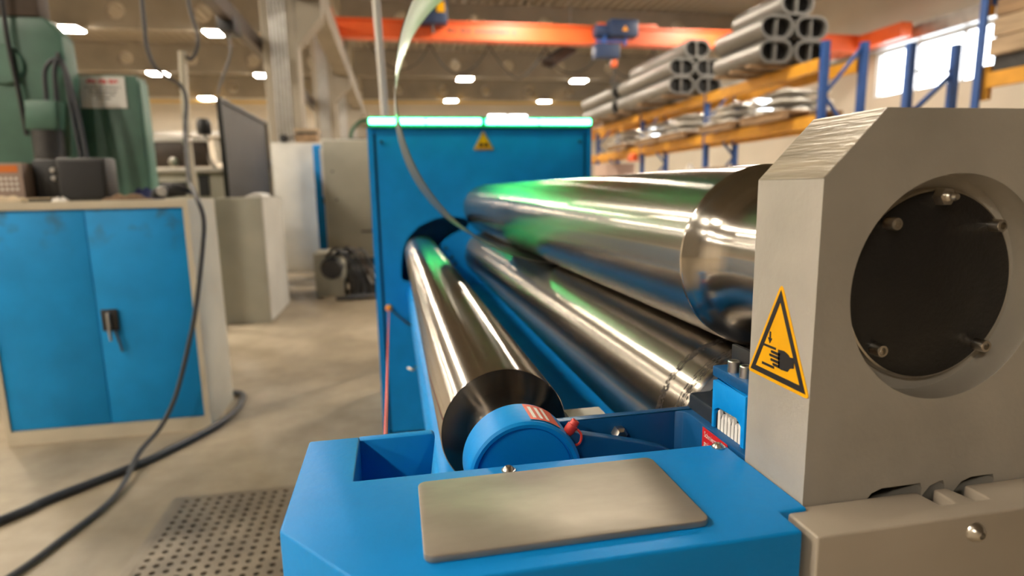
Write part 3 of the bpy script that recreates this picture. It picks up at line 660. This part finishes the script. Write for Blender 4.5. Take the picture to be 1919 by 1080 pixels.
# dark screen
t = thing('welding_screen', 'dark grey welding screen standing lengthwise beside the column', 'screen', (-1.45, 6.8, 0))
MB().box(-1.475, -1.465, 5.82, 7.78, .12, 1.88).build('screen_curtain', 'curtain', t, smooth=0)
g = MB(); g.bar((-1.46, 5.8, 1.895), (-1.46, 7.82, 1.895), .03); g.build('top_rail', 'dark', t)
MB().box(-1.48, -1.44, 5.79, 5.82, 0, 1.90).build('stand_post', 'dark', t); MB().box(-1.475, -1.43, 7.78, 7.83, 0, 1.92).build('stand_post', 'beige', t)
MB().lathe([(0, 7.75), (.02, 7.755), (.025, 7.77), (.02, 7.785)], (-1.44, 1.44), n=14).build('clip', 'screw', t)
# far cabinets
t = thing('locker', 'wide pale grey steel locker next to the column', 'cabinet', (-1.2, 8.7, 0))
MB().box(-1.56, -.915, 8.42, 8.95, 0, 1.72).build('locker_body', 'offwhite', t, bevel=.008); MB().box(-1.545, -.93, 8.405, 8.42, .06, 1.70).build('locker_door', 'offwhite', t, bevel=.003)
MB().box(-.965, -.95, 8.385, 8.405, .86, .96).build('handle', 'dark', t)
t = thing('blue_locker', 'narrow bright blue locker with a pinned paper between two grey lockers', 'cabinet', (-.9, 8.0, 0))
MB().box(-.945, -.80, 7.8, 8.3, .1, 1.645).build('locker_body', 'blue', t, bevel=.005); MB().box(-.95, -.80, 7.8, 8.3, 0, .1).build('plinth', 'dark', t)
MB().box(-.860, -.815, 7.79, 7.80, 1.02, 1.60).build('paper_strip', 'paper', t); MB().box(-.862, -.83, 7.775, 7.80, .93, 1.0).build('latch', 'blk', t)
t = thing('machine_cabinet', 'pale grey machine cabinet partly hidden by the blue drive cabinet', 'cabinet', (-.4, 7.5, 0))
MB().box(-.78, .55, 7.2, 7.9, .30, 1.66).build('cabinet_body', 'offwhite', t, bevel=.008); MB().box(-.762, .53, 7.185, 7.2, .32, 1.645).build('cabinet_door', 'beige2', t, bevel=.003)
MB().box(-.77, .54, 7.25, 7.88, 0, .30).build('plinth', 'dark', t); MB().box(-.39, -.25, 7.17, 7.185, .60, .62).build('vent_slot', 'dark', t)
for q in ((-.67, 1.30), (-.64, .98)): MB().lathe([(0, 7.175), (.012, 7.177), (.012, 7.19)], q, n=10).build('rivet', 'dark', t)
t = thing('hydraulic_unit', 'grey hydraulic pump unit with hoses on the floor by the machine cabinet', 'pump', (-.55, 6.5, 0))
MB().box(-.83, -.55, 6.3, 6.75, 0, .455).build('tank', 'beige2', t, bevel=.01)
MB().lathe([(0, 6.22), (.09, 6.22), (.11, 6.25), (.11, 6.5)], (-.655, .30), n=24).build('motor', 'dark', t)
MB().box(-.50, -.12, 6.35, 6.8, 0, .26).build('valve_block', 'dark', t, bevel=.02)
for q in range(5):
    a = random.Random(q)
    MB().tube([(-.70 + .05 * q, 6.28, .42), (-.58 + .06 * q, 6.2, .48 + .03 * a.random()), (-.45 + .05 * q, 6.15, .30), (-.40 + .07 * q, 6.1, .06), (-.60 + .10 * q, 6.0, .03), (-.25 + .04 * q, 6.1, .03)], .016, 8).build('hose', ('blk', 'cable', 'blk', 'brown', 'blk')[q], t)
MB().box(-.30, -.22, 6.28, 6.34, .12, .26).build('tag_plate', 'paper', t)
t = thing('crate', 'small tan wooden crate on top of the pale locker', 'crate', (-1.09, 8.6, 1.72))
MB().box(-1.235, -.955, 8.45, 8.75, 1.72, 1.83).build('crate_body', 'wood', t); MB().box(-1.245, -.945, 8.44, 8.76, 1.86, 1.905).build('crate_lid', 'wood2', t)
MB().box(-1.22, -.97, 8.46, 8.74, 1.83, 1.86).build('crate_gap', 'dark', t)
t = thing('clamp_lamp', 'small black lamp on a bent arm beside the crate', 'lamp', (-1.38, 8.5, 1.72))
MB().lathe([(0, 8.38), (.05, 8.40), (.055, 8.46), (.03, 8.50)], (-1.375, 1.778), n=18).build('lamp_head', 'blk', t); MB().tube([(-1.36, 8.5, 1.76), (-1.30, 8.5, 1.79), (-1.25, 8.5, 1.80)], .012, 8).build('lamp_arm', 'dark', t)
t = thing('hose_reel', 'dark green hose coiled on a reel behind the machine cabinet', 'hose', (-.25, 7.7, 1.66))
MB().tube([(-.25 + .22 * math.cos(R_(a)), 7.6, 1.70 + .22 * math.sin(R_(a))) for a in range(0, 181, 20)], .022, 10).build('hose_loop', mat('hose_green', (.03, .10, .05), .5), t)
MB().box(-.47, -.03, 7.55, 7.65, 1.662, 1.70).build('reel_foot', 'dark', t)
# busbar along the columns with a clamp
t = thing('busbar_trunk', 'brown overhead busbar trunk running along the columns', 'busbar', (-2.2, 10, 3.4))
MB().box(-2.12, -1.98, 7.4, 22, 3.34, 3.56).build('trunk', 'brown', t, smooth=0); MB().box(-2.18, -1.96, 8.9, 9.3, 3.20, 3.42).build('tap_box', 'blk', t, bevel=.02)
MB().tube([(-2.07, 9.0, 3.2), (-2.06, 9.0, 2.95), (-2.20, 9.0, 2.6), (-2.28, 9.0, 2.4)], .015, 8).build('tap_cable', 'cable2', t)

# ================================================================== CRANE
cr = thing('bridge_crane', 'orange overhead bridge crane spanning the hall', 'crane', (5.5, 15.0, 4.6))
g = MB(); g.box(-1.25, 12.75, 14.92, 15.16, 4.64, 5.00); g.box(-1.25, 12.75, 14.86, 15.22, 4.60, 4.65); g.box(-1.25, 12.75, 14.86, 15.22, 4.98, 5.02)
g.build('girder', 'orange', cr, smooth=0)
MB().box(5.3, 6.9, 15.23, 17.0, 5.12, 5.20).build('trolley_deck', 'orange', cr, smooth=0)
MB().box(12.62, 12.95, 13.5, 16.6, 4.66, 5.02).build('end_carriage', 'orange', cr, bevel=.02); MB().box(-1.36, -1.06, 13.5, 16.6, 4.575, 4.85).build('end_carriage', 'orange', cr, bevel=.02)
rnd = random.Random(9)
scribble(4.77, 4.86, 1.45, 3.10, 14.918, 'brown', cr, .07, .12, .03)
for x0_, x1_, seed in ((.80, 1.42, 1), (4.98, 6.05, 2)):
    t = thing('hoist_trolley', ('dark blue hoist trolley with a yellow mark hanging on the orange crane girder', 'wide dark blue hoist trolley with a hook and orange logo on the crane girder')[seed - 1], 'hoist', ((x0_ + x1_) / 2, 14.7, 4.6))
    if seed == 1:
        MB().box(x0_, x1_, 14.5, 14.85, 4.86, 5.40).build('hoist_body', 'crane_blue', t, bevel=.03); MB().box(1.18, 1.36, 14.47, 14.5, 5.10, 5.32).build('logo', 'yellow', t)
        MB().box(x0_ + .1, x0_ + .22, 14.47, 14.5, 5.10, 5.22).build('logo', 'yellow', t); MB().tube([(1.08, 14.6, 4.9), (1.08, 14.6, 4.66)], .035, 8, 0).build('hook_rod', 'blk', t)
    else:
        MB().box(5.35, 6.08, 14.45, 14.85, 4.70, 5.10).build('hoist_body', 'crane_blue', t, bevel=.04); MB().lathe([(0, 5.0), (.14, 5.0), (.16, 5.03), (.16, 5.4)], (14.65, 4.83), 'x', n=18).build('motor', 'crane_blue', t)
        MB().box(4.96, 5.58, 14.40, 14.70, 4.18, 4.52).build('counter_box', 'crane_blue', t, bevel=.02)
        g = MB()
        for xx in (5.20, 5.75): g.bar((xx, 14.55, 4.50), (xx + .05, 14.55, 4.75), .05)
        g.bar((5.0, 14.55, 4.60), (5.8, 14.55, 4.60), .04); g.build('bracket', 'rackblue', t)
        MB().prism(rpoly([(5.72, 4.94), (5.80, 4.82), (5.64, 4.82)], .01), 'y', 14.435, 14.45).build('logo', 'amber', t)
        MB().box(5.40, 5.54, 14.45, 14.62, 3.98, 4.16).build('hook_block', 'orange', t, bevel=.03)
        g = MB(); g.tube([(5.47, 14.53, 4.0), (5.47, 14.53, 3.72)], .018, 8, 0); g.tube([(5.47, 14.53, 3.74), (5.40, 14.53, 3.66), (5.44, 14.53, 3.56), (5.53, 14.53, 3.58), (5.55, 14.53, 3.66)], .025, 8); g.build('hook', 'dark', t)
for q in range(7):
    xa = -.4 + q * 1.45; t = cr
    MB().tube([(xa, 15.3, 4.58), (xa + .3, 15.3, 4.15 - .06 * (q % 2)), (xa + .72, 15.3, 3.98 - .08 * (q % 3)), (xa + 1.15, 15.3, 4.15), (xa + 1.45, 15.3, 4.58)], .016, 6).build('cable_loop', 'blk', t)
t = thing('radiant_heater', 'long dark radiant heater hung at a slant below the roof', 'heater', (4.7, 17.6, 4.7))
for q in range(3):
    MB().tube([(4.20 + q * .10, 16.6, 4.42 - .02 * q), (5.0 + q * .10, 17.0, 4.95 - .03 * q)], .055, 8, 0).build('heater_tube', 'brown', t)
MB().add([(4.12, 16.62, 4.52), (4.50, 16.62, 4.44), (5.32, 17.02, 4.93), (4.94, 17.02, 5.05), (4.12, 16.62, 4.54), (4.50, 16.62, 4.46), (5.32, 17.02, 4.95), (4.94, 17.02, 5.07)],
         [(0, 1, 2, 3), (4, 5, 6, 7), (0, 1, 5, 4), (1, 2, 6, 5), (2, 3, 7, 6), (3, 0, 4, 7)]).build('reflector', 'dark', t, smooth=0)
MB().tube([(5.1, 17.0, 5.0), (5.1, 17.0, 6.75)], .015, 6, 0).build('hanger', 'galv', t)

# ================================================================== PALLET RACK
XF, XB = 6.0, 6.62
rk = thing('pallet_rack', 'long pallet rack with blue uprights and orange beams along the windows', 'rack', (6.3, 12.5, 0))
fy = (7.70, 10.90, 13.95, 17.20, 20.4)
for i, y in enumerate(fy):
    hgt = 3.02 if i == 0 else 2.80
    for x in (XF, XB): MB().box(x - .045, x + .045, y - .045, y + .045, 0, hgt).build('upright', 'rackblue', rk, smooth=0)
    for q in range(4):
        za = .3 + q * .68; g = MB()
        g.bar((XF + .05, y, za if q % 2 else za + .6), (XB - .05, y, za + .6 if q % 2 else za), .04); g.build('brace', 'rackblue', rk, smooth=0)
for i in range(len(fy) - 1):
    for zt in (2.80, 2.03, 1.0):
        for x in (XF, XB): MB().box(x - .065, x + .02, fy[i] + .05, fy[i + 1] - .05, zt - .17, zt).build('beam', 'rackorange', rk, smooth=0)
t = thing('rack_frame', 'bare blue rack upright frame with a diagonal brace in front of the windows', 'rack', (6.3, 6.25, 0))
for x in (XF, XB): MB().box(x - .042, x + .042, 6.21, 6.29, 0, 2.66).build('upright', 'rackblue', t, smooth=0)
g = MB(); g.bar((XF + .05, 6.25, 1.85), (XB - .05, 6.25, 2.30), .045); g.build('brace', 'rackblue', t, smooth=0)
g = MB(); g.bar((XF + .05, 6.25, 2.34), (XB - .05, 6.25, 2.36), .025); g.build('brace', 'dark', t, smooth=0)
# oval tubes
def stadium(hw, hh, n=12):
    e = hw - hh; out = []
    for i in range(n + 1): a = R_(-90 + 180 * i / n); out.append((e + hh * math.cos(a), hh * math.sin(a)))
    for i in range(n + 1): a = R_(90 + 180 * i / n); out.append((-e + hh * math.cos(a), hh * math.sin(a)))
    return out
firstt = True
def oval_bundle(yb, ln, spots, where):
    src = None
    for x, z, w_ in spots:
        lab = 'oval aluminium tube, ' + w_ + ' of the ' + where
        if src is None:
            src = thing('oval_tube', lab, 'tube', (x, yb, z), 'oval tubes on the rack')
            def tx(p): return (p[0] + x, p[1] + yb, p[2] + z)
            MB(tx).prism(stadium(.275, .170), 'y', 0, ln, [stadium(.238, .133)]).build('tube_wall', 'alu', src)
            MB(tx).box(-.016, .016, .02, ln - .02, -.134, .134).build('inner_web', 'alu', src)
            MB(tx).prism(stadium(.237, .132), 'y', .10, .12).build('shade_plate', 'tube_shade', src)  # added black plate stands in for the dark depth of the tube
        else: dup(src, (x, yb, z), lab)
    for q in range(3):
        tag(MB().box(5.3, 6.55, yb + .12 + q * (ln - .4) / 2, yb + .24 + q * (ln - .4) / 2, 2.802, 2.84).build('dunnage_timber', 'wood'), ('first', 'second', 'third')[q] + ' bearer from the open tube ends under the ' + where, 'timber', 'bearers under the tube stacks')
RW = ('bottom row, aisle side', 'bottom row, window side', 'middle row, aisle side', 'middle row, window side', 'topmost')
def spot(xs, n): return [(xs[k], (3.012, 3.012, 3.353, 3.353, 3.694)[k], RW[k]) for k in range(n)]
oval_bundle(8.30, 1.30, spot((5.645, 6.235, 5.645, 6.22, 5.965), 5), 'short stack by the tall blue upright')
oval_bundle(11.2, 2.75, spot((5.612, 6.19, 5.612, 6.17, 5.92), 5), 'long stack in the middle rack bay')
oval_bundle(14.3, 2.4, spot((5.60, 6.18, 5.60, 6.17), 4), 'hindmost stack on the rack')
# pallets with wrapped sheets
pal0 = None; wr = 0
for yb, zt, lab in ((8.15, 2.03, 'by the tall blue upright'), (9.55, 2.03, 'second from the tall blue upright'), (11.3, 2.03, 'in the middle rack bay'), (12.6, 2.03, 'at the end of the middle rack bay'),
                    (14.5, 2.03, 'in the hindmost rack bay')):
    loc = (5.98, yb, zt)
    if pal0 is None:
        pal0 = thing('pallet', 'wooden pallet on the lower rack beam ' + lab, 'pallet', loc, 'pallets on the lower rack beam')
        for q in range(5): MB().box(5.68, 6.72, yb + q * .235, yb + q * .235 + .16, zt + .10, zt + .125).build('deck_board', 'wood', pal0, smooth=0)
        for q in range(3): MB().box(5.70 + q * .46, 5.80 + q * .46, yb, yb + 1.10, zt, zt + .10).build('bearer', 'wood', pal0, smooth=0)
    else: dup(pal0, loc, 'wooden pallet on the lower rack beam ' + lab)
    hgt = (.42, .40, .43, .41, .42)[wr]
    for q in range(3):
        lump('wrapped_sheets', 6.17 + .03 * q, yb + .55, zt + .125 + q * hgt / 2.9, .50 - .04 * q, .52 - .05 * q, hgt / 3.2, ('foil', 'offwhite', 'foil')[q], ('lowest', 'middle', 'top')[q] + ' crumpled foil packet on the pallet ' + lab, 'packet', 30 + wr * 3 + q, 'foil packets on the rack', n=18)
    wr += 1
for i, (x, y, z, sx, sz, m_, lab) in enumerate(((6.2, 11.55, 1.0, .5, .62, 'foil', 'large white wrapped bundle under the middle rack bay'), (6.2, 12.6, 1.0, .45, .35, 'offwhite', 'low white wrapped bundle under the middle rack bay'),
                                               (6.2, 14.9, 1.0, .5, .5, 'paper', 'white wrapped bundle under the hindmost rack bay'), (6.1, 17.8, 2.80, .6, .55, 'paper', 'white sack on the far end of the rack top'), (6.1, 19.3, 2.80, .55, .62, 'foil', 'pale sack behind the white sack on the rack top'),
                                               (6.2, 8.9, 1.0, .55, .45, 'paper', 'white wrapped bundle low in the nearest rack bay'))):
    lump('wrapped_bundle', x, y, z, sx, .42, sz, m_, lab, 'bundle', 70 + i)
for i, (y, w, h, m_, lab) in enumerate(((16.3, 1.0, .72, mat('carton_pink', (.50, .36, .29), .8), 'pinkish carton low in the hindmost rack bay'), (10.2, .8, .40, 'wood2', 'flat tan carton low in the nearest rack bay'), (13.45, .3, .3, 'wood2', 'small tan carton between the white bundles'))):
    t = thing('carton', lab, 'box', (6.2, y, 1.0)); MB().box(5.75, 6.6, y - w / 2, y + w / 2, 1.0, 1.0 + h).build('box_body', m_, t, bevel=.01); MB().box(5.74, 6.61, y - .04, y + .04, 1.0 + h, 1.004 + h).build('tape', 'beige', t)
t = thing('safety_helmet', 'orange safety helmet hung on the rack behind the upper roller', 'helmet', (5.86, 14.2, 1.6))
MB().lathe([(.0, 1.90), (.06, 1.885), (.11, 1.84), (.13, 1.76), (.135, 1.70), (.15, 1.695)], (5.82, 14.1), 'z', n=20).build('helmet_shell', 'orange', t); MB().box(5.76, 5.94, 13.86, 14.0, 1.69, 1.705).build('brim', 'orange', t)
# timber rack at the far right
t = thing('timber_rack', 'rack bay with orange beam and blue upright loaded with long timbers', 'rack', (6.4, 4.6, 0))
MB().box(6.07, 6.10, 5.42, 5.50, 0, 3.6).build('upright', 'rackblue', t, smooth=0); MB().box(6.13, 6.19, 5.38, 5.48, 1.9, 2.25).build('beam_hook', 'rackorange', t, smooth=0)
MB().box(6.10, 6.17, 5.42, 5.50, 2.75, 3.4).build('upright_cap', 'rackorange', t, smooth=0); MB().box(6.12, 6.20, 2.4, 5.42, 2.02, 2.17).build('beam', 'rackorange', t, smooth=0)
MB().box(6.12, 7.1, 5.40, 5.46, 2.84, 2.95).build('cross_tie', 'rackblue', t, smooth=0)
for i, (z0_, z1_, m_, lab) in enumerate(((2.33, 2.50, 'wood2', 'lowest long timber on the loaded rack bay'), (2.515, 2.70, 'wood2', 'middle long timber on the loaded rack bay'), (2.715, 2.88, 'wood', 'upper long timber on the loaded rack bay'), (2.90, 3.02, 'wood', 'topmost long timber on the loaded rack bay'))):
    tag(MB().box(6.10 + .02 * i, 6.95, 2.2, 5.38, z0_, z1_).build('timber', m_, bevel=.006, smooth=0), lab, 'timber')
tag(MB().box(6.15, 6.9, 2.3, 5.36, 2.17, 2.325).build('dark_filler', 'dark', smooth=0), 'dark box between the orange beam and the long timbers', 'timber')  # dark box fills the space between beam and lowest timber
